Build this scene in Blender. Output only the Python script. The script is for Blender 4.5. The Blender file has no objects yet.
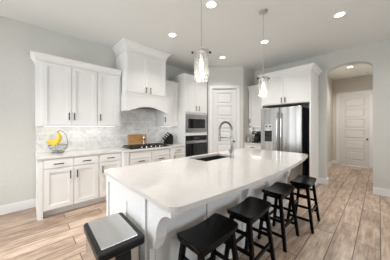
import bpy, bmesh, math, random
from mathutils import Vector, Matrix
random.seed(7)
S = bpy.context.scene
COL = S.collection
PI = math.pi

# ------------------------------------------------------------------ camera
cd = bpy.data.cameras.new('camera')
cam = bpy.data.objects.new('camera', cd); COL.objects.link(cam)
cam.location = (0, 0, 1.355)
cam.rotation_euler = (PI/2, 0, math.radians(46.392-90))
cd.sensor_width = 36; cd.lens = 175.58*36/390; cd.shift_y = -2.84/390
cd.clip_start = 0.05
S.camera = cam
# ------------------------------------------------------------------ world, lights, exposure
w = bpy.data.worlds.new('world'); S.world = w; w.use_nodes = True
w.node_tree.nodes['Background'].inputs[0].default_value = (0.80, 0.90, 1.0, 1)
w.node_tree.nodes['Background'].inputs[1].default_value = 1.6
S.view_settings.view_transform = 'Standard'; S.view_settings.look = 'None'
S.view_settings.gamma = 1; S.view_settings.use_curve_mapping = False
S.view_settings.exposure = 0.17

def area(name, loc, rot, sx, sy, energy, col, spread=180):
    l = bpy.data.lights.new(name, 'AREA'); l.shape = 'RECTANGLE'; l.size = sx; l.size_y = sy
    l.energy = energy; l.color = col; l.spread = math.radians(spread)
    o = bpy.data.objects.new(name, l); COL.objects.link(o); o.location = loc; o.rotation_euler = rot
    return o
# daylight outside the windows of the two walls behind the camera
area('daylight_side_window', (-2.78, 2.3, 1.35), (0, -PI/2, 0), 2.5, 2.4, 112, (0.93, 0.97, 1.0))
area('daylight_front_window_a', (-0.6, -3.68, 1.6), (PI/2, 0, 0), 1.9, 2.0, 14, (0.93, 0.97, 1.0))
area('daylight_front_window_b', (2.6, -3.68, 1.6), (PI/2, 0, 0), 2.3, 2.0, 75, (0.93, 0.97, 1.0))

# ------------------------------------------------------------------ materials
def mat(name, col, rough=0.5, metal=0.0, **kw):
    m = bpy.data.materials.new(name); m.use_nodes = True
    b = m.node_tree.nodes['Principled BSDF']
    b.inputs['Base Color'].default_value = (*col, 1); b.inputs['Roughness'].default_value = rough
    b.inputs['Metallic'].default_value = metal
    for k, v in kw.items():
        b.inputs[k.replace('_', ' ')].default_value = v
    return m
def nodes(m): return m.node_tree.nodes, m.node_tree.links, m.node_tree.nodes['Principled BSDF']
def noisy(name, c1, c2, rough, scale=4, stretch=(1, 1, 1), metal=0.0, bump=0.0, detail=4, **kw):
    m = mat(name, c1, rough, metal, **kw); N, L, b = nodes(m)
    g = N.new('ShaderNodeNewGeometry') if kw.get('world') else N.new('ShaderNodeTexCoord')
    mp = N.new('ShaderNodeMapping'); mp.inputs['Scale'].default_value = stretch
    L.new(g.outputs['Object'], mp.inputs[0])
    n = N.new('ShaderNodeTexNoise'); n.inputs['Scale'].default_value = scale; n.inputs['Detail'].default_value = detail
    L.new(mp.outputs[0], n.inputs['Vector'])
    r = N.new('ShaderNodeValToRGB'); r.color_ramp.elements[0].color = (*c1, 1); r.color_ramp.elements[1].color = (*c2, 1)
    r.color_ramp.elements[0].position = .35; r.color_ramp.elements[1].position = .65
    L.new(n.outputs[0], r.inputs[0]); L.new(r.outputs[0], b.inputs['Base Color'])
    if bump:
        bp = N.new('ShaderNodeBump'); bp.inputs['Strength'].default_value = bump; bp.inputs['Distance'].default_value = .002
        L.new(n.outputs[0], bp.inputs['Height']); L.new(bp.outputs[0], b.inputs['Normal'])
    return m

M_wall = noisy('wall_paint', (.595, .588, .55), (.615, .608, .57), .85, 30, bump=.15)
M_hallwall = noisy('hall_paint', (.60, .57, .52), (.62, .59, .54), .85, 30, bump=.1)
M_ceil = noisy('ceiling_paint', (.765, .77, .745), (.785, .79, .765), .9, 60, bump=.2)
M_cab = noisy('cabinet_paint', (.80, .795, .78), (.815, .81, .795), .38, 3)
M_trim = noisy('trim_paint', (.77, .77, .765), (.785, .785, .78), .4, 3)
M_door = noisy('door_paint', (.70, .69, .675), (.715, .705, .69), .4, 3)
M_pull = mat('dark_bronze_metal', (.035, .031, .028), .5, .2)
M_black = noisy('black_lacquer', (.003, .003, .0035), (.006, .0055, .0055), .22, 6, Specular_IOR_Level=.12)
M_blackpl = noisy('black_plastic', (.007, .007, .008), (.011, .011, .012), .32, 20, Specular_IOR_Level=.25)
M_glassblk = mat('black_glass', (.012, .012, .014), .06)
M_iron = noisy('cast_iron', (.02, .02, .02), (.035, .035, .035), .6, 40)
M_chrome = mat('chrome', (.75, .75, .75), .12, 1)
M_nickel = mat('brushed_nickel', (.33, .32, .31), .25, 1)
M_satin = mat('satin_nickel', (.62, .61, .60), .3, 1)
M_white = mat('white_plastic', (.85, .85, .85), .4)
M_steel = noisy('brushed_steel', (.50, .49, .48), (.60, .59, .58), .27, 8, (1, 1, 40) , 1.0)
M_steel_v = noisy('steel_painted_reflections', (.30, .29, .275), (.50, .49, .475), .33, 4, (3, 9, .15), 1.0)  # vertical light and dark streaks painted into the steel as reflections
M_steel_lid = noisy('steel_lid', (.60, .60, .60), (.64, .64, .64), .25, 5, (30, 1, 1), 1.0)
M_sink = noisy('dark_sink_composite', (.02, .02, .022), (.035, .035, .037), .4, 60)
M_quartz = noisy('quartz', (.585, .565, .55), (.615, .595, .58), .07, 12)
M_quartzA = noisy('quartz_perimeter', (.68, .66, .63), (.73, .71, .68), .15, 14)
M_banana = noisy('banana_skin', (.78, .55, .04), (.85, .63, .06), .45, 18)
M_btip = mat('banana_stem', (.16, .13, .03), .6)
M_board = noisy('bamboo_board', (.55, .27, .08), (.66, .36, .13), .5, 5, (1, 1, 12))
M_glow = mat('lamp_lens', (1, 1, 1), .5, 0, Emission_Color=(1, .95, .88, 1), Emission_Strength=4)
M_bulb = mat('bulb_glow', (1, 1, 1), .5, 0, Emission_Color=(1, .93, .84, 1), Emission_Strength=3)
M_led = mat('led_strip', (1, 1, 1), .5, 0, Emission_Color=(1, .95, .88, 1), Emission_Strength=.9)
M_disp = mat('display', (.02, .03, .04), .2, 0, Emission_Color=(.4, .7, 1, 1), Emission_Strength=.04)

def thin_glass(name, tint=(1, 1, 1), gloss=.12, rough=.03, haze=0, fres=.6):
    m = bpy.data.materials.new(name); m.use_nodes = True; N, L = m.node_tree.nodes, m.node_tree.links
    N.clear(); o = N.new('ShaderNodeOutputMaterial'); t = N.new('ShaderNodeBsdfTransparent'); t.inputs[0].default_value = (*tint, 1)
    g = N.new('ShaderNodeBsdfGlossy'); g.inputs['Roughness'].default_value = rough
    f = N.new('ShaderNodeLayerWeight'); f.inputs[0].default_value = .35
    mu = N.new('ShaderNodeMath'); mu.operation = 'MULTIPLY_ADD'; mu.inputs[1].default_value = fres; mu.inputs[2].default_value = gloss*.4
    x = N.new('ShaderNodeMixShader')
    L.new(f.outputs['Fresnel'], mu.inputs[0]); L.new(mu.outputs[0], x.inputs[0]); L.new(t.outputs[0], x.inputs[1]); L.new(g.outputs[0], x.inputs[2]); L.new(x.outputs[0], o.inputs[0])
    if haze:                    # faint milky scatter of the bubbles in the glass
        d_ = N.new('ShaderNodeBsdfTranslucent'); d_.inputs[0].default_value = (.95, .94, .92, 1); y = N.new('ShaderNodeMixShader'); y.inputs[0].default_value = haze
        L.new(x.outputs[0], y.inputs[1]); L.new(d_.outputs[0], y.inputs[2]); L.new(y.outputs[0], o.inputs[0])
    return m
M_pane = thin_glass('window_glass')
# seeded pendant glass: thin glass with a bubbly bump
M_shade = thin_glass('seeded_glass', (.98, .98, .97), .10, .10, .05, .35)
N, L = M_shade.node_tree.nodes, M_shade.node_tree.links
tc = N.new('ShaderNodeTexCoord'); vo = N.new('ShaderNodeTexNoise'); vo.inputs['Scale'].default_value = 60
bp = N.new('ShaderNodeBump'); bp.inputs['Strength'].default_value = .6; bp.inputs['Distance'].default_value = .01
L.new(tc.outputs['Object'], vo.inputs['Vector']); L.new(vo.outputs[0], bp.inputs['Height'])
for n_ in N:
    if n_.type == 'BSDF_GLOSSY': L.new(bp.outputs[0], n_.inputs['Normal'])

def floor_mat():
    m = mat('wood_plank_tile', (.4, .3, .25), .33); N, L, b = nodes(m)
    g = N.new('ShaderNodeNewGeometry')
    mp = N.new('ShaderNodeMapping'); mp.inputs['Location'].default_value = (.35, .01, 0)
    L.new(g.outputs['Position'], mp.inputs[0])
    br = N.new('ShaderNodeTexBrick'); br.offset = .37; br.inputs['Scale'].default_value = 1
    br.inputs['Brick Width'].default_value = 1.2; br.inputs['Row Height'].default_value = .2025
    br.inputs['Mortar Size'].default_value = .0045; br.inputs['Mortar Smooth'].default_value = .1
    br.inputs['Color1'].default_value = (0, 0, 0, 1); br.inputs['Color2'].default_value = (1, 1, 1, 1); br.inputs['Mortar'].default_value = (.5, .5, .5, 1)
    L.new(mp.outputs[0], br.inputs['Vector'])
    # shift the grain per plank
    ad = N.new('ShaderNodeVectorMath'); ad.operation = 'MULTIPLY_ADD'; ad.inputs[1].default_value = (9, 9, 9)
    L.new(br.outputs['Color'], ad.inputs[0]); L.new(g.outputs['Position'], ad.inputs[2])
    m2 = N.new('ShaderNodeMapping'); m2.inputs['Scale'].default_value = (1.6, 7, 1); L.new(ad.outputs[0], m2.inputs[0])
    n1 = N.new('ShaderNodeTexNoise'); n1.inputs['Scale'].default_value = 2.4; n1.inputs['Detail'].default_value = 6; n1.inputs['Roughness'].default_value = .6
    L.new(m2.outputs[0], n1.inputs['Vector'])
    m3 = N.new('ShaderNodeMapping'); m3.inputs['Scale'].default_value = (3, 60, 1); L.new(ad.outputs[0], m3.inputs[0])
    n2 = N.new('ShaderNodeTexNoise'); n2.inputs['Scale'].default_value = 1.2; n2.inputs['Detail'].default_value = 4; L.new(m3.outputs[0], n2.inputs['Vector'])
    r = N.new('ShaderNodeValToRGB'); e = r.color_ramp.elements
    e[0].position = .34; e[0].color = (.215, .145, .105, 1); e[1].position = .68; e[1].color = (.61, .485, .39, 1)
    e2 = e.new(.5); e2.color = (.40, .295, .225, 1)
    a = N.new('ShaderNodeMath'); a.operation = 'MULTIPLY_ADD'; a.inputs[1].default_value = .35
    L.new(n2.outputs[0], a.inputs[0]); 
    s = N.new('ShaderNodeMath'); s.operation = 'MULTIPLY'; s.inputs[1].default_value = .65; L.new(n1.outputs[0], s.inputs[0]); L.new(s.outputs[0], a.inputs[2])
    p = N.new('ShaderNodeMath'); p.operation = 'MULTIPLY_ADD'; p.inputs[1].default_value = .16; L.new(br.outputs['Color'], p.inputs[0])
    o = N.new('ShaderNodeMath'); o.operation = 'SUBTRACT'; o.inputs[1].default_value = .08; L.new(a.outputs[0], o.inputs[0]); L.new(o.outputs[0], p.inputs[2])
    L.new(p.outputs[0], r.inputs[0])
    mx = N.new('ShaderNodeMixRGB'); mx.inputs[2].default_value = (.07, .052, .042, 1)
    L.new(br.outputs['Fac'], mx.inputs[0]); L.new(r.outputs[0], mx.inputs[1]); L.new(mx.outputs[0], b.inputs['Base Color'])
    bp = N.new('ShaderNodeBump'); bp.inputs['Strength'].default_value = .25; bp.inputs['Distance'].default_value = .003
    iv = N.new('ShaderNodeMath'); iv.operation = 'SUBTRACT'; iv.inputs[0].default_value = 1; L.new(br.outputs['Fac'], iv.inputs[1])
    L.new(iv.outputs[0], bp.inputs['Height']); L.new(bp.outputs[0], b.inputs['Normal'])
    return m
M_floor = floor_mat()
def marble_mat(name, axis):
    m = mat(name, (.8, .8, .8), .22); N, L, b = nodes(m)
    g = N.new('ShaderNodeNewGeometry'); sp = N.new('ShaderNodeSeparateXYZ'); cb = N.new('ShaderNodeCombineXYZ')
    L.new(g.outputs['Position'], sp.inputs[0]); L.new(sp.outputs[axis], cb.inputs[0]); L.new(sp.outputs['Z'], cb.inputs[1])
    br = N.new('ShaderNodeTexBrick'); br.inputs['Scale'].default_value = 1
    br.inputs['Brick Width'].default_value = .152; br.inputs['Row Height'].default_value = .076; br.inputs['Mortar Size'].default_value = .0016
    br.inputs['Color1'].default_value = (.76, .75, .74, 1); br.inputs['Color2'].default_value = (.90, .89, .875, 1); br.inputs['Mortar'].default_value = (.62, .61, .60, 1)
    br.inputs['Bias'].default_value = .35
    L.new(cb.outputs[0], br.inputs['Vector'])
    n = N.new('ShaderNodeTexNoise'); n.inputs['Scale'].default_value = 7; n.inputs['Detail'].default_value = 6; n.inputs['Distortion'].default_value = 1.5
    L.new(g.outputs['Position'], n.inputs['Vector'])
    r = N.new('ShaderNodeValToRGB'); r.color_ramp.elements[0].position = .33; r.color_ramp.elements[0].color = (.84, .835, .83, 1)
    r.color_ramp.elements[1].position = .55; r.color_ramp.elements[1].color = (1, 1, 1, 1); L.new(n.outputs[0], r.inputs[0])
    mu = N.new('ShaderNodeMixRGB'); mu.blend_type = 'MULTIPLY'; mu.inputs[0].default_value = 1
    L.new(br.outputs['Color'], mu.inputs[1]); L.new(r.outputs[0], mu.inputs[2]); L.new(mu.outputs[0], b.inputs['Base Color'])
    bp = N.new('ShaderNodeBump'); bp.inputs['Strength'].default_value = .2; bp.inputs['Distance'].default_value = .002; bp.invert = True
    L.new(br.outputs['Fac'], bp.inputs['Height']); L.new(bp.outputs[0], b.inputs['Normal'])
    return m
M_marble = marble_mat('marble_subway_tile', 'X')
M_marbleB = marble_mat('marble_subway_tile_side', 'Y')

# ------------------------------------------------------------------ mesh helpers
class MB:
    def __init__(s): s.b = bmesh.new()
    def box(s, x0, x1, y0, y1, z0, z1):
        v = [s.b.verts.new(p) for p in [(x0,y0,z0),(x1,y0,z0),(x1,y1,z0),(x0,y1,z0),(x0,y0,z1),(x1,y0,z1),(x1,y1,z1),(x0,y1,z1)]]
        for f in [(3,2,1,0),(4,5,6,7),(0,1,5,4),(1,2,6,5),(2,3,7,6),(3,0,4,7)]: s.b.faces.new([v[i] for i in f])
        return s
    def hull8(s, lo, hi):          # two quads (same winding) joined
        a = [s.b.verts.new(p) for p in lo]; c = [s.b.verts.new(p) for p in hi]; n = len(a)
        s.b.faces.new(a[::-1]); s.b.faces.new(c)
        for i in range(n): s.b.faces.new([a[i], a[(i+1)%n], c[(i+1)%n], c[i]])
        return s
    def prism(s, poly, axis, a0, a1):  # poly in the two other axes (cyclic order), extruded along axis
        def P(u, v, t): return {'x': (t,u,v), 'y': (u,t,v), 'z': (u,v,t)}[axis]
        return s.hull8([P(u,v,a0) for u,v in poly], [P(u,v,a1) for u,v in poly])
    def lathe(s, prof, c=(0,0,0), n=24, cap=True):
        rings = []
        for r, z in prof:
            rings.append([s.b.verts.new((c[0]+r*math.cos(2*PI*i/n), c[1]+r*math.sin(2*PI*i/n), c[2]+z)) for i in range(n)])
        for A, B in zip(rings, rings[1:]):
            for i in range(n): s.b.faces.new([A[i], A[(i+1)%n], B[(i+1)%n], B[i]])
        if cap:
            s.b.faces.new(rings[0][::-1]); s.b.faces.new(rings[-1])
        return s
    def tube(s, pts, r, n=8, closed=False):
        pts = [Vector(p) for p in pts]; rr = r if isinstance(r, (list, tuple)) else [r]*len(pts)
        rings = []; up = None; m = len(pts)
        for i, p in enumerate(pts):
            a = pts[(i-1) % m] if (closed or i > 0) else p; b = pts[(i+1) % m] if (closed or i < m-1) else p
            t = (b-a).normalized()
            if up is None:
                up = Vector((0,0,1)) if abs(t.z) < .9 else Vector((1,0,0))
            u = (up - t*up.dot(t)).normalized(); v = t.cross(u); up = u
            rings.append([s.b.verts.new(p + (u*math.cos(2*PI*k/n) + v*math.sin(2*PI*k/n))*rr[i]) for k in range(n)])
        R = rings + ([rings[0]] if closed else [])
        for A, B in zip(R, R[1:]):
            for k in range(n): s.b.faces.new([A[k], A[(k+1)%n], B[(k+1)%n], B[k]])
        if not closed: s.b.faces.new(rings[0][::-1]); s.b.faces.new(rings[-1])
        return s
    def build(s, name, m, parent=None, smooth=False, bevel=0, seg=2, loc=None, rotz=None):
        bmesh.ops.remove_doubles(s.b, verts=s.b.verts, dist=1e-6) if bevel else None
        bmesh.ops.recalc_face_normals(s.b, faces=s.b.faces)
        me = bpy.data.meshes.new(name); s.b.to_mesh(me); s.b.free(); me.materials.append(m)
        if smooth:
            for p in me.polygons: p.use_smooth = True
            try: me.set_sharp_from_angle(angle=math.radians(40))
            except Exception: pass
        o = bpy.data.objects.new(name, me); COL.objects.link(o)
        if parent is not None: o.parent = parent
        if loc is not None: o.location = loc
        if rotz is not None: o.rotation_euler.z = rotz
        if bevel:
            md = o.modifiers.new('edge', 'BEVEL'); md.width = bevel; md.segments = seg; md.limit_method = 'ANGLE'; md.angle_limit = math.radians(40)
        return o
def rrect(x0, x1, y0, y1, r, n=5):
    out = []
    for cx, cy, a in ((x1-r,y0+r,-90),(x1-r,y1-r,0),(x0+r,y1-r,90),(x0+r,y0+r,180)):
        for k in range(n+1):
            t = math.radians(a+90*k/n); out.append((cx+r*math.cos(t), cy+r*math.sin(t)))
    return out
def tag(o, label=None, cat=None, group=None, kind=None):
    if label: o['label'] = label
    if cat: o['category'] = cat
    if group: o['group'] = group
    if kind: o['kind'] = kind
    return o
def thing(name, label, cat, loc=(0,0,0), rotz=0, group=None):
    o = bpy.data.objects.new(name, None); COL.objects.link(o); o.empty_display_size = .1
    o.location = loc; o.rotation_euler.z = rotz
    return tag(o, label, cat, group)
def struct(name, mb, m, label=None, **k):
    return tag(mb.build(name, m, **k), label, None, None, 'structure')
def copy_tree(o, parent=None):
    c = o.copy(); COL.objects.link(c)
    if parent: c.parent = parent
    for ch in list(o.children): copy_tree(ch, c)
    return c

# ------------------------------------------------------------------ the room
H = 3.08; XA = 5.09; YA = 4.04; XL = -2.6; YF = -3.5
struct('floor', MB().box(XL-.2, 8.4, YF-.2, YA+.15, -.1, 0), M_floor)
struct('ceiling', MB().box(XL-.2, 8.4, YF-.2, YA+.15, H, H+.1), M_ceil)
struct('wall_back', MB().box(XL-.15, XA+.2, YA, YA+.12, 0, H), M_wall)
# right wall with the arched opening
AY0, AY1, ZS, ZT = .09, .868, 2.625, 2.775
wr = MB()
wr.box(XA, XA+.2, AY1, YA, 0, H); wr.box(XA, XA+.2, YF, AY0, 0, H)
arc = [(AY0+(AY1-AY0)*k/20, ZS+(ZT-ZS)*math.sqrt(max(0, 1-(2*k/20-1)**2))**1.25) for k in range(21)]
for (ya, za), (yb, zb) in zip(arc, arc[1:]):
    wr.hull8([(XA,ya,za),(XA+.2,ya,za),(XA+.2,yb,zb),(XA,yb,zb)], [(XA,ya,H),(XA+.2,ya,H),(XA+.2,yb,H),(XA,yb,H)])
struct('wall_right', wr, M_wall)
# pantry corner: short diagonal wall with a door opening, then a stub wall
dgx, dgy = 3.74, 3.39; dl = .997
pd = MB()
D0, D1, DH = .125, .818, 2.46
pd.box(0, D0, 0, .1, 0, H); pd.box(D1, dl, 0, .1, 0, H); pd.box(D0, D1, 0, .1, DH, H)
struct('wall_pantry', pd, M_wall, loc=(dgx, dgy, 0), rotz=math.radians(-46.2))
struct('wall_corner', MB().box(4.43, XA, 2.672, 2.77, 0, H), M_wall)
# hallway behind the arch
struct('wall_hall_left', MB().box(XA+.2, 8.2, 1.19, 1.29, 0, H), M_hallwall)
struct('wall_hall_right', MB().box(XA+.2, 8.2, -.25, -.15, 0, H), M_hallwall)
hd0, hd1, hdt = .195, 1.0, 2.50
struct('wall_hall_end', MB().box(8.2, 8.3, -.25, hd0, 0, H).box(8.2, 8.3, hd1, 1.29, 0, H).box(8.2, 8.3, hd0, hd1, hdt, H), M_hallwall)
# walls behind the camera, with windows
wl = MB(); wy0, wy1, wz0, wz1 = 1.1, 3.5, .1, 2.6
wl.box(XL-.15, XL, YF, wy0, 0, H).box(XL-.15, XL, wy1, YA, 0, H).box(XL-.15, XL, wy0, wy1, 0, wz0).box(XL-.15, XL, wy0, wy1, wz1, H)
struct('wall_left', wl, M_wall)
wf = MB(); fw = [(-1.5, .3), (1.5, 3.7)]; fz0, fz1 = .65, 2.55
wf.box(XL, fw[0][0], YF-.15, YF, 0, H).box(fw[0][1], fw[1][0], YF-.15, YF, 0, H).box(fw[1][1], XA+.2, YF-.15, YF, 0, H)
for a, b_ in fw: wf.box(a, b_, YF-.15, YF, 0, fz0).box(a, b_, YF-.15, YF, fz1, H)
struct('wall_front', wf, M_wall)
def window(n, axis, p, a0, a1, z0, z1, k):
    fr = MB(); t = .05
    def B(m, u0, u1, v0, v1, d0, d1):
        m.box(*( (p-d1, p-d0, u0, u1) if axis == 'x' else (u0, u1, p-d1, p-d0) ), v0, v1)
    B(fr, a0, a0+t, z0, z1, .04, .10); B(fr, a1-t, a1, z0, z1, .04, .10); B(fr, a0+t, a1-t, z0, z0+t, .04, .10); B(fr, a0+t, a1-t, z1-t, z1, .04, .10)
    for i in range(1, k):
        u = a0+(a1-a0)*i/k; B(fr, u-.03, u+.03, z0+t, z1-t, .04, .10)
    f = struct('window_%d' % n, fr, M_trim)
    g = MB(); B(g, a0+t, a1-t, z0+t, z1-t, .068, .072); g.build('window_pane', M_pane, f)
window(1, 'x', XL, wy0, wy1, wz0, wz1, 3)
window(2, 'y', YF, *fw[0], fz0, fz1, 2)
window(3, 'y', YF, *fw[1], fz0, fz1, 2)

# backsplash tile
struct('wall_backsplash', MB().box(.10, 1.405, YA-.012, YA, .914, 1.375).box(1.405, 2.425, YA-.012, YA, .914, 1.76).box(2.425, 2.90, YA-.012, YA, .914, 1.375), M_marble)
struct('wall_coffee_backsplash', MB().box(XA-.012, XA, 2.12, 2.672, .914, 1.40), M_marbleB)
# baseboards
def bb(name, *boxes):
    m = MB()
    for (x0,x1,y0,y1,ax) in boxes:
        m.box(x0,x1,y0,y1,0,.125)
        c = .006
        m.box(x0 + (c if ax=='-x' else 0), x1 - (c if ax=='+x' else 0), y0 + (c if ax=='-y' else 0), y1 - (c if ax=='+y' else 0), .125, .142)
    struct(name, m, M_trim)
bb('baseboard_back', (XL, .10, YA-.016, YA, '-y'))
bb('baseboard_right', (XA-.016, XA, YF, AY0, '-x'), (XA-.016, XA, AY1, 1.008, '-x'))
bb('baseboard_arch', (XA-.016, XA+.2, AY1-.016, AY1, '-y'))
bb('baseboard_left', (XL, XL+.016, wy1, YA-.016, '+x'), (XL, XL+.016, YF, wy0, '+x'))
bb('baseboard_front', (XL+.016, XA-.016, YF, YF+.016, '+y'))
bb('baseboard_hall', (XA+.2, 8.184, 1.174, 1.19, '-y'), (8.184, 8.2, 1.075, 1.174, '-x'), (XA+.2, 8.184, -.15, -.134, '+y'))

# ------------------------------------------------------------------ doors (six horizontal panels)
def panel_door(w_, h_, npan, y0=.02, th=.04):
    """local: x 0..w, z 0..h, front face at y0 facing -y"""
    m = MB(); st = .11; bot = .20; top = .10; mid = .055
    m.box(0, w_, y0+.026, y0+th, .01, h_)
    m.box(0, st, y0, y0+.026, .01, h_); m.box(w_-st, w_, y0, y0+.026, .01, h_)
    ph = (h_-bot-top-(npan-1)*mid)/npan; z = bot
    m.box(st, w_-st, y0, y0+.026, .01, bot); m.box(st, w_-st, y0, y0+.026, h_-top, h_)
    for i in range(npan):
        # raised field
        a, b_ = .055, .022
        m.hull8([(st+b_,y0+.026,z+b_),(w_-st-b_,y0+.026,z+b_),(w_-st-b_,y0+.026,z+ph-b_),(st+b_,y0+.026,z+ph-b_)],
                [(st+a,y0+.004,z+a),(w_-st-a,y0+.004,z+a),(w_-st-a,y0+.004,z+ph-a),(st+a,y0+.004,z+ph-a)])
        z += ph
        if i < npan-1: m.box(st, w_-st, y0, y0+.026, z, z+mid); z += mid
    return m
def casing(w_, h_, cw=.085):
    m = MB()
    for d, t in ((0, .012), (.018, .02)):
        m.box(-cw+d, -.0, -t, 0, 0, h_+cw-d).box(w_, w_+cw-d, -t, 0, 0, h_+cw-d).box(0, w_, -t, 0, h_, h_+cw-d)
    m.box(-.0, .012, 0, .09, 0, h_).box(w_-.012, w_, 0, .09, 0, h_).box(.012, w_-.012, 0, .09, h_-.012, h_)
    return m
def knob(parent, x, z, y):
    m = MB()
    m.tube([(x,y,z),(x,y-.006,z)], .028, 16); m.tube([(x,y-.006,z),(x,y-.04,z)], .009, 10)
    m.tube([(x,y-.035,z),(x,y-.045,z),(x,y-.06,z),(x,y-.066,z)], [.016,.026,.026,.014], 16)
    return m.build('door_handle', M_pull, parent, smooth=True)
rz = math.radians(-46.2)
ca, sa = math.cos(rz), math.sin(rz)
pl = (dgx+ca*D0, dgy+sa*D0, 0)
tr = struct('trim_1', casing(D1-D0, DH, .08), M_trim, 'white casing around the pantry door', loc=pl, rotz=rz)
d1 = panel_door(D1-D0-.03, DH-.02, 6).build('door_1', M_door, loc=(pl[0]+ca*.015, pl[1]+sa*.015, 0), rotz=rz)
tag(d1, 'white six-panel pantry door in the angled corner wall', None, None, 'structure')
knob(d1, D1-D0-.095, .95, .02)
tr = struct('trim_2', casing(hd1-hd0, hdt, .085), M_trim, 'white casing around the hallway door', loc=(8.2, hd1, 0), rotz=-PI/2)
d2 = panel_door(hd1-hd0-.03, hdt-.02, 6).build('door_2', M_door, loc=(8.2, hd1-.015, 0), rotz=-PI/2)
tag(d2, 'white six-panel door at the end of the hallway', None, None, 'structure')
knob(d2, hd1-hd0-.10, .95, .02)

# ------------------------------------------------------------------ cabinet vocabulary (local: x along the run, -y is the front, face at y=0)
def shaker(parent, x0, x1, z0, z1, name='door', y=0, rail=.06, mt=None):
    m = MB(); t = .02; g = .0015; x0 += g; x1 -= g; z0 += g; z1 -= g
    r = min(rail, (z1-z0)*.28)
    m.box(x0, x0+rail, y-t, y, z0, z1).box(x1-rail, x1, y-t, y, z0, z1)
    m.box(x0+rail, x1-rail, y-t, y, z0, z0+r).box(x0+rail, x1-rail, y-t, y, z1-r, z1)
    a0, a1, b0, b1 = x0+rail, x1-rail, z0+r, z1-r; q = .012
    m.box(a0, a0+q, y-.012, y, b0, b1).box(a1-q, a1, y-.012, y, b0, b1).box(a0+q, a1-q, y-.012, y, b0, b0+q).box(a0+q, a1-q, y-.012, y, b1-q, b1)
    m.box(a0+q, a1-q, y-.006, y, b0+q, b1-q)
    return m.build(name, mt or M_cab, parent)
def slab(parent, x0, x1, z0, z1, name='drawer', y=0):
    m = MB(); g = .0015; m.box(x0+g, x1-g, y-.02, y, z0+g, z1-g)
    return m.build(name, M_cab, parent, bevel=.003, seg=1)
def pull(parent, x, z, vert=True, Lh=.125, y=-.02):
    m = MB(); h = Lh/2; d = .032; s = .008
    if vert:
        m.box(x-s, x+s, y-d-.008, y-d, z-h, z+h)
        for q in (-h*.75, h*.75): m.box(x-.005, x+.005, y-d, y, z+q-.005, z+q+.005)
    else:
        m.box(x-h, x+h, y-d-.008, y-d, z-s, z+s)
        for q in (-h*.75, h*.75): m.box(x+q-.005, x+q+.005, y-d, y, z-.005, z+.005)
    return m.build('handle', M_pull, parent, bevel=.002, seg=1)
def crown(parent, x0, x1, z0, z1, depth, out=.07, left=True, right=True, name='crown_molding'):
    """flared crown round the front (y=0) and the exposed sides"""
    m = MB(); prof = [(0, z0), (.012, z0), (.014, z0+.25*(z1-z0)), (.45*out, z0+.55*(z1-z0)), (.85*out, z0+.82*(z1-z0)), (out, z0+.84*(z1-z0)), (out, z1)]
    rings = []
    for o_, z in prof:
        l = x0-(o_ if left else 0); r = x1+(o_ if right else 0)
        rings.append([m.b.verts.new(p) for p in [(l, depth, z), (l, -o_, z), (r, -o_, z), (r, depth, z)]])
    for A, B in zip(rings, rings[1:]):
        for i in range(4): m.b.faces.new([A[i], A[(i+1) % 4], B[(i+1) % 4], B[i]])
    m.b.faces.new(rings[0][::-1]); m.b.faces.new(rings[-1])
    return m.build(name, M_cab, parent)

# --- wall cabinets left of the range
UY = 3.71; UD = YA-UY-.003
def upper(name, label, x0, x1, doors, z0, z1, ztop, left, right, filler=0, handles=(), group=None):
    t = thing(name, label, 'cabinet', (x0, UY, 0), group=group)
    wd = x1-x0
    MB().box(0, wd, 0, UD, z0, z1).build('body', M_cab, t)
    for i, (a, b_) in enumerate(doors):
        d = shaker(t, a-x0, b_-x0, z0+.02, z1-.01)
        pull(d, handles[i]-x0, z0+.165)
    crown(t, 0, wd, z1, ztop, UD, .065, left, right)
    return t
upper('upper_cabinet', 'white two-door wall cabinet over the fruit basket, at the open end of the run', .09, .952, [(.165, .552), (.556, .944)], 1.375, 2.41, 2.52, True, False, handles=(.517, .591))
upper('upper_cabinet', 'white single-door wall cabinet directly left of the range hood', .952, 1.40, [(.965, 1.36)], 1.375, 2.41, 2.52, False, False, handles=(1.005,))
upper('upper_cabinet', 'narrow white wall cabinet squeezed between range hood and oven tower', 2.43, 2.90, [(2.44, 2.84)], 1.375, 2.41, 2.52, False, False, handles=(2.475,))
# lights under the wall cabinets
for a, b_, lab in ((.2, 1.33, 'slim light strip under the cabinets above the fruit basket'), (2.48, 2.84, 'slim light strip under the narrow cabinet above the knife block')):
    o = MB().box(a, b_, 3.86, 3.885, 1.363, 1.374).build('under_cabinet_light', M_led)
    tag(o, lab, 'light')
    area('under_cabinet_glow', ((a+b_)/2, 3.872, 1.36), (0, 0, 0), b_-a, .03, .55*(b_-a), (1, .96, .90))

# --- range hood cabinet
HY = 3.48
hood = thing('range_hood', 'tall white wooden range hood cabinet with arched bottom above the cooktop', 'range hood', (1.405, HY, 0))
hw = 1.02; hdp = YA-HY-.003
MB().box(.015, .955, 0, hdp, 2.05, 2.94).box(.955, 1.02, .2, hdp, 2.05, 2.52).build('body', M_cab, hood)
am = MB(); n = 16
seq = [(0, 1.685), (.07, 1.69)] + [(.07+(hw-.14)*k/n, 1.69+.105*math.sin(PI*k/n)) for k in range(1, n)] + [(hw-.07, 1.69), (hw, 1.685)]
for (xa, za), (xb, zb) in zip(seq, seq[1:]):
    am.hull8([(xa,0,za),(xb,0,zb),(xb,.025,zb),(xa,.025,za)], [(xa,0,2.05),(xb,0,2.05),(xb,.025,2.05),(xa,.025,2.05)])
am.box(0, .025, .025, hdp, 1.685, 2.05).box(hw-.025, hw, .025, hdp, 1.685, 2.05).box(.025, hw-.025, hdp-.02, hdp-.013, 1.78, 2.05)
am.build('apron', M_cab, hood)
MB().box(-.012, hw+.012, -.014, .0, 2.035, 2.055).box(-.008, hw+.008, -.008, 0, 1.995, 2.035).build('molding', M_cab, hood)
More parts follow.
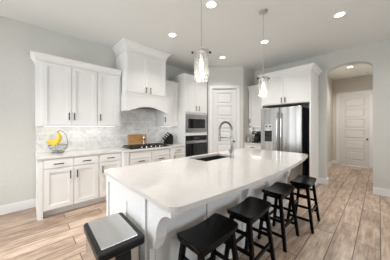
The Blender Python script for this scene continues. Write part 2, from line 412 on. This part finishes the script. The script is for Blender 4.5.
MB().box(.03, hw-.03, .03, hdp-.03, 1.80, 1.83).build('vent_insert', M_blackpl, hood)
for a, b_, hx in ((.03, .485, .435), (.485, .94, .535)):
    d = shaker(hood, a, b_, 2.07, 2.86); pull(d, hx, 2.145)
crown(hood, .015, .955, 2.91, H-.001, hdp, .085, True, True)

# --- oven tower
TY = 3.42
tw = thing('oven_tower_cabinet', 'tall white cabinet tower holding microwave and wall oven beside the pantry', 'cabinet', (2.90, TY, 0))
TW = .836; TD = YA-TY-.003
b = MB()
b.box(0, .02, 0, TD, .1, 2.60).box(TW-.02, TW, 0, TD, .1, 2.60).box(.02, TW-.02, TD-.02, TD, .1, 2.60)
b.box(.02, TW-.02, 0, TD-.02, 2.58, 2.60).box(.02, TW-.02, 0, TD-.02, 1.70, 1.735).box(.02, TW-.02, 0, TD-.02, 1.135, 1.215).box(.02, TW-.02, 0, TD-.02, .40, .44)
b.box(.02, TW-.02, .05, TD-.02, .1, .12)
b.build('body', M_cab, tw)
MB().box(.0, TW, .06, TD, 0, .1).build('plinth', M_cab, tw)
for a, b_, hx in ((.01, TW/2, .37), (TW/2, TW-.01, .475)):
    d = shaker(tw, a, b_, 1.74, 2.585); pull(d, hx, 1.855)
dr = shaker(tw, .01, TW-.01, .11, .40, 'drawer'); pull(dr, TW/2, .33, False)
crown(tw, 0, TW, 2.60, 2.71, TD, .07, True, False)
mw = thing('microwave', 'built-in stainless microwave with black window above the wall oven', 'microwave', (2.92, TY, 0))
W_ = TW-.04
m = MB(); m.box(.003, W_-.003, .0, .45, 1.217, 1.698); m.box(.003, W_-.003, -.012, 0, 1.217, 1.27).box(.003, W_-.003, -.012, 0, 1.655, 1.698).box(.003, .04, -.012, 0, 1.27, 1.655).box(W_-.04, W_-.003, -.012, 0, 1.27, 1.655)
m.build('body', M_steel, mw)
MB().box(.04, W_-.04, -.02, 0, 1.28, 1.645).build('door', M_steel, mw, bevel=.003, seg=1)
MB().box(.085, W_-.085, -.025, -.02, 1.325, 1.575).build('window', M_glassblk, mw)
ov = thing('wall_oven', 'built-in black glass wall oven with steel handle below the microwave', 'oven', (2.92, TY, 0))
MB().box(.003, W_-.003, 0, .5, .442, 1.133).build('body', M_steel, ov)
cp = MB().box(.01, W_-.01, -.02, 0, 1.005, 1.128).build('control_panel', M_glassblk, ov)
MB().box(.32, .46, -.022, -.02, 1.045, 1.085).build('display', M_disp, cp)
dd = MB().box(.01, W_-.01, -.03, 0, .45, .995).build('door', M_glassblk, ov, bevel=.004, seg=1)
MB().tube([(.05,-.065,.965),(W_-.05,-.065,.965)], .013, 12).box(.07, .085, -.065, -.03, .957, .973).box(W_-.085, W_-.07, -.065, -.03, .957, .973).build('handle', M_chrome, dd, smooth=True)
MB().box(.01, W_-.01, -.032, -.002, .93, 1.0).build('door_rail', M_steel, dd)

# --- base cabinets along the back wall
BY = 3.42; ZC = .88
def base(name, label, x0, x1, yf, fronts, endpost=False, pil=False):
    t = thing(name, label, 'cabinet', (x0, yf, 0)); wd = x1-x0; dp = YA-yf-.003
    MB().box(0, wd, 0, dp, .1, ZC-.001).build('body', M_cab, t)
    MB().box(.03 if endpost else 0, wd, .07, dp, 0, .1).build('plinth', M_cab, t)
    for kind, a, b_, z0, z1, hx, hz, vert in fronts:
        d = shaker(t, a-x0, b_-x0, z0, z1, 'door') if kind == 'door' else (slab(t, a-x0, b_-x0, z0, z1) if kind == 'slab' else shaker(t, a-x0, b_-x0, z0, z1, 'drawer', rail=.05))
        if hx: pull(d, hx-x0, hz, vert)
    if endpost:
        MB().box(-.012, .045, -.012, dp, .1, ZC-.001).box(-.012, .05, -.014, .025, 0, .1).box(-.012, 0, .025, dp, 0, .1).build('end_panel', M_cab, t)
    return t
base('base_cabinet', 'white two-door two-drawer base cabinet with end post under the fruit basket', .11, .905, BY,
     [('slab', .17, .535, .735, .865, .345, .797, False), ('slab', .54, .895, .735, .865, .72, .797, False),
      ('door', .17, .535, .115, .725, .492, .61, True), ('door', .54, .895, .115, .725, .583, .61, True)], endpost=True)
base('base_cabinet', 'white single-door base cabinet between two-door unit and cooktop cabinet', .905, 1.30, BY,
     [('slab', .92, 1.285, .735, .865, 1.10, .797, False), ('door', .92, 1.285, .115, .725, .962, .61, True)])
ck = base('cooktop_cabinet', 'white bumped-out base cabinet with pilasters under the black cooktop', 1.30, 2.46, 3.32,
     [('slab', 1.42, 1.88, .735, .865, None, 0, False), ('slab', 1.885, 2.345, .735, .865, None, 0, False),
      ('drawer', 1.42, 1.88, .425, .725, 1.65, .68, False), ('drawer', 1.885, 2.345, .425, .725, 2.115, .68, False),
      ('drawer', 1.42, 1.88, .115, .415, 1.65, .37, False), ('drawer', 1.885, 2.345, .115, .415, 2.115, .37, False)])
for a in (0, 1.06):
    m = MB().box(a, a+.10, -.03, 0, .0, ZC-.001).box(a+.02, a+.03, -.036, -.03, .15, .83).box(a+.07, a+.08, -.036, -.03, .15, .83).box(a-.0, a+.10, -.04, -.03, 0, .11)
    m.build('pilaster', M_trim, ck)
base('base_cabinet', 'narrow white base cabinet between cooktop cabinet and oven tower', 2.46, 2.90, BY,
     [('slab', 2.48, 2.885, .735, .865, 2.68, .797, False), ('door', 2.48, 2.885, .115, .725, 2.54, .61, True)])
# worktop along the back wall
wt = MB()
poly = [(.085, 3.385), (1.275, 3.385), (1.275, 3.275), (2.475, 3.275), (2.475, 3.385), (2.899, 3.385), (2.899, YA-.0125), (.085, YA-.0125)]
wt.prism(poly, 'z', ZC, .914)
tag(wt.build('worktop', M_quartzA, bevel=.004), 'pale quartz worktop running under the marble backsplash', 'worktop')

# --- cooktop
ct = thing('cooktop', 'black five-burner gas cooktop with iron grates under the range hood', 'cooktop', (1.475, 3.375, .914))
MB().prism(rrect(0, .91, 0, .50, .02), 'z', 0.0005, .012).build('glass_top', M_glassblk, ct)
for gx0 in (.02, .315, .61):
    g = MB(); w2 = .28; z0, z1 = .030, .046
    for yy in (.05, .24, .45): g.box(gx0, gx0+w2, yy, yy+.014, z0, z1)
    for xx in (gx0, gx0+w2/2-.007, gx0+w2-.014): g.box(xx, xx+.014, .05, .464, z0+.001, z1+.001)
    for xx in (gx0+.01, gx0+w2-.024):
        for yy in (.055, .445): g.box(xx, xx+.014, yy, yy+.014, .012, z0)
    g.build('grate', M_iron, ct)
for bx, by, br_ in ((.16,.15,.035),(.16,.37,.045),(.455,.26,.06),(.75,.15,.035),(.75,.37,.045)):
    MB().lathe([(br_, .012), (br_, .02), (br_*.8, .027), (br_*.5, .029)], (bx, by, 0)).build('burner', M_iron, ct)
for i in range(5):
    MB().lathe([(.017, .012), (.017, .03), (.014, .036)], (.24+.11*i, .028, 0), 14).build('knob', M_chrome, ct)

# --- things on the back worktop
bd = MB().prism(rrect(0, .46, 0, .27, .02), 'y', -.01, .01).build('cutting_board', M_board, bevel=.003, loc=(1.68, 3.982, .9155))
bd.rotation_euler.x = math.radians(-7)
tag(bd, 'honey-coloured wooden cutting board leaning on the backsplash behind the cooktop', 'cutting board')
pm = thing('pepper_mill', 'small steel pepper mill standing in front of the wooden cutting board', 'pepper mill', (2.03, 3.918, .9145))
MB().lathe([(.032,0),(.034,.03),(.027,.08),(.029,.12),(.032,.15)], n=18).build('body', M_steel, pm, smooth=True)
MB().lathe([(.032,.152),(.037,.175),(.037,.205),(.025,.235),(.008,.242)], n=18).build('cap', M_chrome, pm, smooth=True)
# knife block
kb = thing('knife_block', 'black knife block full of knives at the right end of the back worktop', 'knife block', (2.665, 3.80, .914), math.radians(-44))
kb.scale = (1.15, 1.15, 1.2)
km = MB(); km.prism([(-.11, 0), (.10, 0), (.105, .17), (.05, .235), (-.09, .085)], 'y', -.06, .06); km.build('block', M_blackpl, kb, bevel=.004)
for i in range(4):
    for j in range(3):
        u = .2+.25*i; px_ = .05*(1-u)+-.09*u; pz = .235*(1-u)+.085*u
        yy = -.038+.038*j
        n_ = Vector((-.73, 0, .68)).normalized()
        a = Vector((px_, yy, pz)); e = a+n_*(.055+.015*((i+j) % 2))
        kn = MB().tube([a+n_*.004, a+n_*.02, e], [.008, .011, .010], 8).build('knife', M_blackpl, kb, smooth=True)
        MB().tube([e, e+n_*.006], .011, 8).build('knife_cap', M_chrome, kn)

# fruit basket and bananas
fb = thing('fruit_basket', 'chrome wire fruit basket with banana hook at the open end of the worktop', 'fruit basket', (.375, 3.80, .914), math.radians(-44))
def ring(r, z, n=36): return [(r*math.cos(2*PI*i/n), r*math.sin(2*PI*i/n), z) for i in range(n)]
fm = MB(); fm.tube(ring(.085, .0055), .005, 6, True); fm.tube(ring(.135, .135), .005, 6, True); fm.tube(ring(.06, .035), .003, 6, True)
fm.tube(ring(.112, .082), .0025, 6, True)
for i in range(20):
    a = 2*PI*i/20; c_, s_ = math.cos(a), math.sin(a)
    fm.tube([(r*c_, r*s_, z) for r, z in ((.0, .03), (.06, .035), (.098, .06), (.122, .095), (.135, .135))], .0022, 5)
for i in range(4):
    a = PI/4+PI/2*i; c_, s_ = math.cos(a), math.sin(a); fm.tube([(.085*c_, .085*s_, .0055), (.06*c_, .06*s_, .035)], .004, 6)
fm.build('bowl', M_nickel, fb, smooth=True)
hk = [(.085*1, 0, .006), (.16, 0, .10), (.165, 0, .20), (.14, 0, .30), (.09, 0, .36), (.03, 0, .385), (.0, 0, .37), (-.012, 0, .35)]
MB().tube(hk, .0045, 8).build('hook', M_nickel, fb, smooth=True)
bn = thing('banana_bunch', 'bunch of ripe yellow bananas hanging in the wire fruit basket', 'bananas', (.375, 3.80, .914+.352), math.radians(-44))
arcs = (1.0, .92, .82, .72, .62)
for k in range(5):
    yaw = math.radians(-50+25*k); sc = 1-.04*abs(k-2)
    P = []; R = []
    for i in range(11):
        t = i/10; ang = t*1.75
        rr = .125*sc
        # starts at the hook, drops, then curves out to -x
        q = arcs[k]; x = .095*q*math.sin(PI*t) - .185*(.6+.4*q)*t**1.8; z = -.215*(.35+.65*q)*math.sin(ang*.9)
        P.append((x*1.0, (k-2)*.012*math.sin(PI*min(1, t*1.1)*.9)+(k-2)*.004, z))
        R.append(.0075 if i == 0 else (.011 if i == 1 else (.0235*math.sin(PI*min(1, .12+t*.86))**.45 if i < 10 else .006)))
    o = MB().tube(P, R, 8).build('banana', M_banana, bn, smooth=True)
    o.rotation_euler = (0, math.radians((k-2)*3), math.radians((k-2)*9))
MB().tube([(0,0,.016),(.002,0,-.012)], [.011,.013], 8).build('stem', M_btip, bn, smooth=True)

# ------------------------------------------------------------------ fridge wall
FX = 4.40
fc = thing('fridge_cabinet', 'white full-height enclosure with two doors around the refrigerator', 'cabinet', (FX, 2.115, 0), -PI/2)
FW = 2.115-1.01; FD = XA-FX-.003
b = MB(); b.box(0, .03, 0, FD, 0, 1.90).box(FW-.03, FW, 0, FD, 0, 1.90).box(0, FW, 0, FD, 1.90, 2.585)
b.build('body', M_cab, fc)
for a, b_, hx in ((.02, FW/2, FW/2-.04), (FW/2, FW-.02, FW/2+.04)):
    d = shaker(fc, a, b_, 1.915, 2.575); pull(d, hx, 1.995)
crown(fc, 0, FW, 2.585, 2.705, FD, .075, True, True)
fr = thing('refrigerator', 'stainless french-door refrigerator with ice and water dispenser', 'refrigerator', (4.25, 2.06, 0), -PI/2)
RW = .915
MB().box(.01, RW-.01, .06, .80, .03, 1.80).build('body', M_blackpl, fr)
dl_ = MB().box(.0, RW/2-.003, 0, .055, .66, 1.815).build('door', M_steel_v, fr, bevel=.008)
dr_ = MB().box(RW/2+.003, RW, 0, .055, .66, 1.815).build('door', M_steel_v, fr, bevel=.008)
fz = MB().box(0, RW, 0, .055, .06, .65).build('freezer_drawer', M_steel_v, fr, bevel=.008)
def fh(p, x, z0, z1):
    MB().tube([(x, 0, z0), (x, -.045, z0+.03), (x, -.06, z0+.15), (x, -.064, (z0+z1)/2), (x, -.06, z1-.15), (x, -.045, z1-.03), (x, 0, z1)], .014, 10).build('handle', M_chrome, p, smooth=True)
fh(dl_, RW/2-.045, .78, 1.70); fh(dr_, RW/2+.045, .78, 1.70)
MB().tube([(.1, 0, .58), (.13, -.05, .58), (RW-.13, -.05, .58), (RW-.1, 0, .58)], .013, 10).build('handle', M_chrome, fz, smooth=True)
dp = MB().box(.095, .29, -.006, 0, .98, 1.42).build('dispenser', M_steel, fr, bevel=.002, seg=1)
MB().box(.105, .28, -.008, -.006, 1.005, 1.27).build('recess', M_glassblk, dp)
MB().box(.125, .165, -.0085, -.006, 1.355, 1.39).box(.215, .255, -.0085, -.006, 1.355, 1.39).build('button', M_glassblk, dp)
MB().box(.15, .235, -.02, -.006, 1.27, 1.295).build('nozzle', M_white, dp)
MB().box(.03, RW-.03, .005, .05, 0.0, .055).build('kick_plate', M_blackpl, fr)

# coffee nook
cb_ = thing('coffee_base_cabinet', 'white base cabinet in the nook between pantry and refrigerator', 'cabinet', (4.49, 2.67, 0), -PI/2)
CW = 2.67-2.118
MB().box(0, CW, 0, XA-4.493, .1, ZC-.001).build('body', M_cab, cb_); MB().box(0, CW, .07, XA-4.49, 0, .1).build('plinth', M_cab, cb_)
d = slab(cb_, .01, CW-.01, .735, .865); pull(d, CW/2, .797, False)
d = shaker(cb_, .01, CW-.01, .115, .725); pull(d, .06, .61)
tag(MB().box(4.455, XA-.013, 2.118, 2.67, ZC, .914).build('worktop', M_quartzA, bevel=.004), 'short pale quartz worktop in the nook beside the refrigerator', 'worktop')
cu = thing('upper_cabinet', 'white wall cabinet above the coffee maker beside the refrigerator', 'cabinet', (4.75, 2.67, 0), -PI/2)
MB().box(0, CW, 0, XA-4.753, 1.375, 2.44).build('body', M_cab, cu)
d = shaker(cu, .01, CW-.01, 1.395, 2.43); pull(d, .06, 1.54)
crown(cu, 0, CW, 2.44, 2.55, XA-4.753, .065, False, False)
o = MB().box(4.86, 4.885, 2.28, 2.64, 1.363, 1.374).build('under_cabinet_light', M_led); tag(o, 'slim light strip under the cabinet above the coffee maker', 'light')
area('under_cabinet_glow', (4.872, 2.46, 1.36), (0, 0, 0), .03, .36, .6, (1, .96, .90))
cm = thing('coffee_maker', 'black drip coffee maker on the nook worktop beside the refrigerator', 'coffee maker', (4.80, 2.43, .914), -PI/2)
MB().prism(rrect(-.10, .10, -.13, .13, .02), 'z', 0, .035).prism(rrect(-.10, .10, .02, .13, .02), 'z', .035, .24).prism(rrect(-.10, .10, -.13, .13, .02), 'z', .24, .32).build('body', M_blackpl, cm)
cf = MB().lathe([(.055,.037),(.07,.07),(.07,.13),(.05,.18),(.05,.195)], (0,-.055,0), 20).build('carafe', M_glassblk, cm, smooth=True)
MB().tube([(-.06,-.07,.17),(-.10,-.09,.16),(-.105,-.09,.10),(-.066,-.07,.08)], .008, 8).build('handle', M_blackpl, cf, smooth=True)
MB().box(-.05, .05, -.133, -.13, .265, .30).build('control_panel', M_steel, cm)
jr = thing('glass_canister', 'clear glass canister with steel lid beside the black coffee maker', 'jar', (4.56, 2.585, .914))
MB().lathe([(.05,.001),(.055,.01),(.055,.17),(.048,.19)], n=24).build('glass', thin_glass('jar_glass', (.9,.92,.92), .5), jr, smooth=True)
MB().lathe([(.05,.19),(.052,.195),(.052,.215),(.02,.225),(.018,.245)], n=24).build('lid', M_steel, jr, smooth=True)

# ------------------------------------------------------------------ island
IX0, IX1, IY0, IY1 = .60, 3.14, 1.075, 1.935
isl = thing('kitchen_island', 'white panelled kitchen island base with corbels under the big pale quartz top', 'kitchen island', (0, 0, 0))
isl.location = (IX0, IY0, 0)
w3, d3 = IX1-IX0, IY1-IY0; t = .02
b = MB().box(0, t, 0, d3, 0, .878).box(w3-t, w3, 0, d3, 0, .878).box(t, w3-t, 0, t, 0, .878).box(t, w3-t, d3-t, d3, .1, .878).box(t, w3-t, d3-.08, d3-.07, 0, .1)
b.build('body', M_trim, isl)
def ipanel(fn, a0, a1, z0, z1, r=.07, name='side_panel'):
    m = MB(); T = .014
    for (u0, u1, v0, v1, t_) in ((a0, a0+r, z0, z1, T), (a1-r, a1, z0, z1, T), (a0+r, a1-r, z0, z0+.12, T), (a0+r, a1-r, z1-.07, z1, T)):
        fn(m, u0, u1, v0, v1, t_)
    fn(m, a0, a1, z0, z0+.11, T+.008)
    return m.build(name, M_trim, isl)
ipanel(lambda m, u0, u1, v0, v1, t_: m.box(-t_, 0, u0, u1, v0, v1), .04, d3, 0, .878, .05, 'end_panel')
st = [0.04, .61, 1.20, 1.80, w3]
for a, b_ in zip(st, st[1:]):
    ipanel(lambda m, u0, u1, v0, v1, t_: m.box(u0, u1, -t_, 0, v0, v1), a, b_, 0, .878, .045)
for i in range(3):                                  # doors on the working side
    a = .05+i*.83; ddr = shaker(isl, a, a+.81, .115, .865); ddr.location.y = d3+.02 
# corbels
def corbel(x0, x1):
    prof = [(0, .878), (-.245, .878), (-.245, .825)]
    for k in range(1, 9):                           # concave sweep back to the shaft
        t_ = k/8; a = PI/2*t_
        prof.append((-.235+.17*math.sin(a)*.95, .825-.20*(1-math.cos(a))))
    prof += [(-.062, .60), (-.055, .55), (0, .53)]
    m = MB(); m.prism(prof, 'x', x0, x1)
    return m.build('corbel', M_trim, isl)
corbel(0, .085); corbel(1.17, 1.255); corbel(2.42, 2.505)
MB().box(-.006, 0, .375, .445, .625, .74).box(-.008, -.006, .395, .425, .645, .675).box(-.008, -.006, .395, .425, .69, .72).build('outlet', M_white, isl)

# island worktop, front edge bowed, sink cut-out
X0, X1 = .565, 3.36
def front(x):
    y = .685+.05*(x-1.85)**2
    if x < X0+.06: q = (X0+.06-x)/.06; y += .06*(1-math.sqrt(max(0, 1-q*q)))
    if x > X1-.16: q = (x-X1+.16)/.16; y += .16*(1-math.sqrt(max(0, 1-q*q)))
    return y
def backy(x):
    y = 1.975
    if x < X0+.04: q = (X0+.04-x)/.04; y -= .04*(1-math.sqrt(max(0, 1-q*q)))
    if x > X1-.06: q = (x-X1+.06)/.06; y -= .06*(1-math.sqrt(max(0, 1-q*q)))
    return y
SX0, SX1, SY0, SY1 = 1.66, 2.33, 1.535, 1.885
xs = [X0, X0+.002, X0+.008, X0+.02, X0+.035, X0+.06] + [X0+.06+(SX0-X0-.06)*k/10 for k in range(1, 11)] + [SX0+(SX1-SX0)*k/6 for k in range(1, 7)] + [SX1+(X1-.16-SX1)*k/8 for k in range(1, 9)] + [X1-.12, X1-.09, X1-.06, X1-.04, X1-.02, X1-.008, X1-.002, X1]
im = MB(); bmz = im.b; grid = []
for x in xs:
    ys = [front(x), SY0, SY1, backy(x)]
    grid.append([[bmz.verts.new((x, y, z)) for y in ys] for z in (.8785, .914)])
def inhole(i): return xs[i] >= SX0-1e-6 and xs[i+1] <= SX1+1e-6
for i in range(len(xs)-1):
    for j in range(3):
        if j == 1 and inhole(i): continue
        for L_ in (0, 1): bmz.faces.new([grid[i][L_][j], grid[i+1][L_][j], grid[i+1][L_][j+1], grid[i][L_][j+1]])
    for j in (0, 3): bmz.faces.new([grid[i][0][j], grid[i+1][0][j], grid[i+1][1][j], grid[i][1][j]])
    if inhole(i):
        for j in (1, 2): bmz.faces.new([grid[i][0][j], grid[i+1][0][j], grid[i+1][1][j], grid[i][1][j]])
for i in (0, len(xs)-1):
    for j in range(3): bmz.faces.new([grid[i][0][j], grid[i][0][j+1], grid[i][1][j+1], grid[i][1][j]])
for i, x in enumerate(xs):
    if abs(x-SX0) < 1e-6 or abs(x-SX1) < 1e-6: bmz.faces.new([grid[i][0][1], grid[i][0][2], grid[i][1][2], grid[i][1][1]])
io = im.build('island_worktop', M_quartz, bevel=.006)
tag(io, 'large glossy pale quartz island top with bowed seating edge', 'worktop')
# sink
sk = thing('kitchen_sink', 'dark undermount kitchen sink set into the island top', 'sink', (SX0, SY0, 0))
sw, sd = SX1-SX0, SY1-SY0; e = .012
MB().box(-e, 0, -e, sd+e, .68, .878).box(sw, sw+e, -e, sd+e, .68, .878).box(0, sw, -e, 0, .68, .878).box(0, sw, sd, sd+e, .68, .878).box(-e, sw+e, -e, sd+e, .67, .68).box(sw*.5-.008, sw*.5+.008, 0, sd, .68, .80).build('basin', M_sink, sk)
for q in (.25, .75): MB().lathe([(.04, .6805), (.04, .684), (.03, .684)], (sw*q, sd/2, 0), 20).build('drain', M_steel, sk)
# faucet
fa = thing('kitchen_faucet', 'tall spring pull-down faucet behind the sink on the island top', 'faucet', (2.125, 1.465, .914))
MB().lathe([(.034,0),(.034,.008),(.026,.012),(.025,.13),(.019,.14),(.019,.31)], n=18).build('post', M_nickel, fa, smooth=True)
ar = [(0, 0, .30)]+[(0, .11-.11*math.cos(PI*k/14), .40+.115*math.sin(PI*k/14)) for k in range(15)]+[(0, .222, .33)]
sp = MB(); sp.tube(ar, .0105, 10)
fine = []                                       # spring coil wound round the hose
def samp(t):
    f_ = t*(len(ar)-1); i = min(int(f_), len(ar)-2); q = f_-i
    return Vector(ar[i])*(1-q)+Vector(ar[i+1])*q, (Vector(ar[i+1])-Vector(ar[i])).normalized()
turns = 46
for k in range(turns*8+1):
    p, t_ = samp(k/(turns*8)); u = Vector((1,0,0)); v = t_.cross(u); a = 2*PI*k/8
    fine.append(p+(u*math.cos(a)+v*math.sin(a))*.0145)
sp.tube(fine, .0034, 4); sp.build('spring_hose', M_nickel, fa, smooth=True)
MB().tube([(0,.222,.335),(0,.222,.30),(0,.222,.235),(0,.222,.225)], [.015,.021,.021,.024], 14).build('spray_head', M_nickel, fa, smooth=True)
MB().tube([(0,0,.285),(0,.20,.285)], .008, 10).tube([(0,.20,.285),(0,.244,.285)], .006, 8).build('support_arm', M_nickel, fa, smooth=True)
MB().tube([(-.018,0,.075),(-.045,0,.08),(-.06,.005,.125)], [.009,.008,.006], 10).build('handle', M_nickel, fa, smooth=True)

# ------------------------------------------------------------------ bar stools
def make_stool():
    t = thing('bar_stool', '', 'bar stool')
    L2, W2 = .225, .125; zt = .618
    sm = MB(); nx, ny = 16, 6; top = []; bot = []
    for i in range(nx+1):
        u = -1+2*i/nx
        rt = []; rb = []
        for j in range(ny+1):
            v = -1+2*j/ny
            cr = 1-.06*max(0, abs(v)-.6)/.4
            x = L2*u*cr; y = W2*v*(1-.06*max(0, abs(u)-.85)/.15)
            sag = .022*(1-u*u)
            rt.append(sm.b.verts.new((x, y, zt-sag-.004*v*v))); rb.append(sm.b.verts.new((x*.985, y*.97, zt-sag*.8-.042)))
        top.append(rt); bot.append(rb)
    for i in range(nx):
        for j in range(ny):
            sm.b.faces.new([top[i][j], top[i+1][j], top[i+1][j+1], top[i][j+1]]); sm.b.faces.new([bot[i][j], bot[i][j+1], bot[i+1][j+1], bot[i+1][j]])
        for j in (0, ny): sm.b.faces.new([top[i][j], top[i+1][j], bot[i+1][j], bot[i][j]])
    for j in range(ny):
        for i in (0, nx): sm.b.faces.new([top[i][j], top[i][j+1], bot[i][j+1], bot[i][j]])
    sm.build('seat', M_black, t, smooth=True, bevel=.007)
    def lp(sx, sy, z):          # leg centre at height z
        k = 1-z/.58
        return sx*(.168+.038*k), sy*(.082+.068*k)
    for sx in (-1, 1):
        for sy in (-1, 1):
            x0, y0 = lp(sx, sy, 0); x1, y1 = lp(sx, sy, .572); a, c_ = .016, .018
            MB().hull8([(x0-a,y0-a,0),(x0+a,y0-a,0),(x0+a,y0+a,0),(x0-a,y0+a,0)], [(x1-c_,y1-c_,.572),(x1+c_,y1-c_,.572),(x1+c_,y1+c_,.572),(x1-c_,y1+c_,.572)]).build('leg', M_black, t, bevel=.002, seg=1)
    def bar(p, q, hw_, hh):
        p, q = Vector(p), Vector(q); d = (q-p).normalized(); s_ = Vector((-d.y, d.x, 0))*hw_; u_ = Vector((0,0,hh))
        MB().hull8([p-s_-u_, p+s_-u_, p+s_+u_, p-s_+u_], [q-s_-u_, q+s_-u_, q+s_+u_, q-s_+u_]).build('stretcher', M_black, t)
    for sx in (-1, 1):
        for z in (.44, .295, .14):
            bar((*lp(sx, -1, z), z), (*lp(sx, 1, z), z), .009, .014)
    for sy in (-1, 1):
        for z in (.235,):
            bar((*lp(-1, sy, z), z), (*lp(1, sy, z), z), .009, .014)
    ap = MB()
    for sy in (-1, 1):
        x, y = lp(1, sy, .55); ap.box(-x, x, y-.009, y+.009, .525, .560)
    for sx in (-1, 1):
        x, y = lp(sx, 1, .55); ap.box(x-.009, x+.009, -y, y, .535, .575)
    ap.build('seat_frame', M_black, t)
    return t
stool = make_stool()
spots = [(.965, .865, 0, 'black saddle-seat bar stool nearest the trash can and front corbel'),
         (1.52, .845, 1.5, 'black saddle-seat bar stool second from the trash can, beside the middle corbel'),
         (2.24, .855, -1, 'black saddle-seat bar stool third from the trash can'),
         (2.835, .745, 2, 'black saddle-seat bar stool nearest the refrigerator, its seat catching light')]
for i, (x, y, a, lab) in enumerate(spots):
    o = stool if i == 0 else copy_tree(stool)
    o.location = (x, y, 0); o.rotation_euler.z = math.radians(a); o['label'] = lab; o['group'] = 'black bar stools along the island'

# ------------------------------------------------------------------ trash can
tc_ = thing('trash_can', 'stainless step trash can with black-rimmed steel lid against the island end', 'trash can', (.425, 1.275, 0), math.radians(-2))
bw, bdh = .128, .205
MB().prism(rrect(-bw, bw, -bdh, bdh, .035, 6), 'z', .03, .602).build('body', M_steel_lid, tc_, smooth=True)
MB().prism(rrect(-bw-.004, bw+.004, -bdh-.004, bdh+.004, .042, 6), 'z', 0, .03).build('base', M_blackpl, tc_, smooth=True)
MB().prism(rrect(-bw-.012, bw+.012, -bdh-.02, bdh+.015, .026, 5), 'z', .602, .648).build('rim', M_blackpl, tc_, smooth=True, bevel=.007)
ld = MB().prism(rrect(-bw+.014, bw-.022, -bdh+.024, bdh+.008, .008, 4), 'z', .640, .652).build('lid', M_steel_lid, tc_, bevel=.003)
MB().prism([(-.044, .602), (.044, .602), (.052, .44), (.04, .42), (-.04, .42), (-.052, .44)], 'y', -bdh-.014, -bdh+.002).build('latch_plate', M_blackpl, tc_, bevel=.003)
MB().prism(rrect(-.05, .05, -bdh-.07, -bdh-.0, .015, 4), 'z', .012, .024).build('pedal', M_steel, tc_)

# ------------------------------------------------------------------ pendants
def make_pendant():
    t = thing('pendant_lamp', '', 'pendant lamp')
    MB().lathe([(.062, H-.001), (.062, H-.016), (.052, H-.024), (.008, H-.028)], n=28).build('canopy', M_satin, t, smooth=True)
    MB().tube([(0,0,H-.03), (0,0,2.12)], .0045, 10).build('rod', M_satin, t, smooth=True)
    MB().lathe([(.012, 2.106), (.02, 2.100), (.070, 2.096), (.076, 2.092), (.076, 2.064), (.071, 2.063)], n=28).build('cap', M_satin, t, smooth=True)
    for s_ in (-1, 1):
        MB().tube([(s_*.070, 0, 2.078), (s_*.076, 0, 2.078), (s_*.078, 0, 2.078), (s_*.094, 0, 2.078)], [.005, .005, .012, .011], 10).build('thumb_screw', M_pull, t, smooth=True)
    MB().lathe([(.0700, 2.070), (.0720, 2.045), (.0720, 1.81), (.0700, 1.805), (.0680, 1.81), (.0680, 2.045), (.0660, 2.069)], n=32, cap=False).build('glass_shade', M_shade, t, smooth=True)
    sk_ = MB().lathe([(.02, 2.082), (.02, 2.02), (.016, 2.015)], n=16).build('socket', M_satin, t, smooth=True)
    MB().lathe([(.012, 2.015), (.014, 2.0), (.019, 1.975), (.020, 1.93), (.018, 1.905), (.010, 1.890), (.003, 1.886)], n=20).build('bulb', M_bulb, t, smooth=True)
    return t
pend = make_pendant()
for i, (x, y, lab) in enumerate([(1.218, 1.19, 'clear glass cylinder pendant lamp hanging over the island nearest the range hood'), (2.535, 1.19, 'clear glass cylinder pendant lamp hanging in front of the refrigerator cabinet')]):
    o = pend if i == 0 else copy_tree(pend)
    o.location = (x, y, 0); o.rotation_euler.z = math.radians(-44); o['label'] = lab; o['group'] = 'pendant lamps over the island'
    l = bpy.data.lights.new('pendant_bulb_light', 'POINT'); l.energy = 1.3; l.color = (1, .92, .82); l.shadow_soft_size = .035
    lo = bpy.data.objects.new('pendant_bulb_light', l); COL.objects.link(lo); lo.location = (x, y, 1.86)

# ------------------------------------------------------------------ recessed lights
def make_can():
    t = thing('ceiling_light', '', 'recessed light')
    MB().lathe([(.062, H), (.064, H-.004), (.082, H-.006), (.09, H-.001), (.09, H)], n=32, cap=False).build('trim_ring', M_white, t, smooth=True)
    MB().lathe([(.063, H-.0005), (.063, H-.003)], n=28).build('lens', M_glow, t)
    return t
can = make_can()
cans = [(1.87, 1.63, 'recessed ceiling light at the top centre, over the island beside the first pendant'),
        (1.96, 2.67, 'recessed ceiling light in front of the tall range hood cabinet'),
        (3.49, 2.68, 'recessed ceiling light in front of the pantry door wall'),
        (3.47, 1.60, 'recessed ceiling light just behind the rod of the second pendant'),
        (3.46, .42, 'recessed ceiling light nearest the arched opening'),
        (6.69, .58, 'recessed ceiling light in the hallway behind the arch'),
        (.20, 2.25, 'added unseen ceiling light brightening the floor before the fruit basket counter'),  # out of view, added to brighten the left floor
        (-1.2, 2.25, 'added unseen ceiling light brightening the floor towards the side window'),  # also out of view, added for more light on the left floor
        (.30, .42, 'added unseen ceiling light over the open floor before the island'),  # outside the frame, added to help light the room
        (3.9, -.9, 'added unseen ceiling light brightening the wall to the side of the arch')]  # outside the frame, added to lift the right wall
for i, (x, y, lab) in enumerate(cans):
    o = can if i == 0 else copy_tree(can)
    o.location = (x, y, 0); o['label'] = lab; o['group'] = 'recessed ceiling lights'
    l = bpy.data.lights.new('recessed_light_beam', 'AREA'); l.shape = 'DISK'; l.size = .11; l.energy = (28, 14, 18, 5, 10)[i-5] if i >= 5 else 7.5; l.color = (1, .95, .885); l.spread = math.radians(150 if i in (5, 9) else 105 if i in (6, 7) else 118)
    lo = bpy.data.objects.new('recessed_light_beam', l); COL.objects.link(lo); lo.location = (x, y, H-.012)
sd_ = MB().lathe([(.065, H-.0005), (.065, H-.02), (.055, H-.035), (.02, H-.04)], n=24).build('smoke_detector', M_white, smooth=True, loc=(7.75, .32, 0))
tag(sd_, 'round white smoke detector on the hallway ceiling', 'smoke detector')
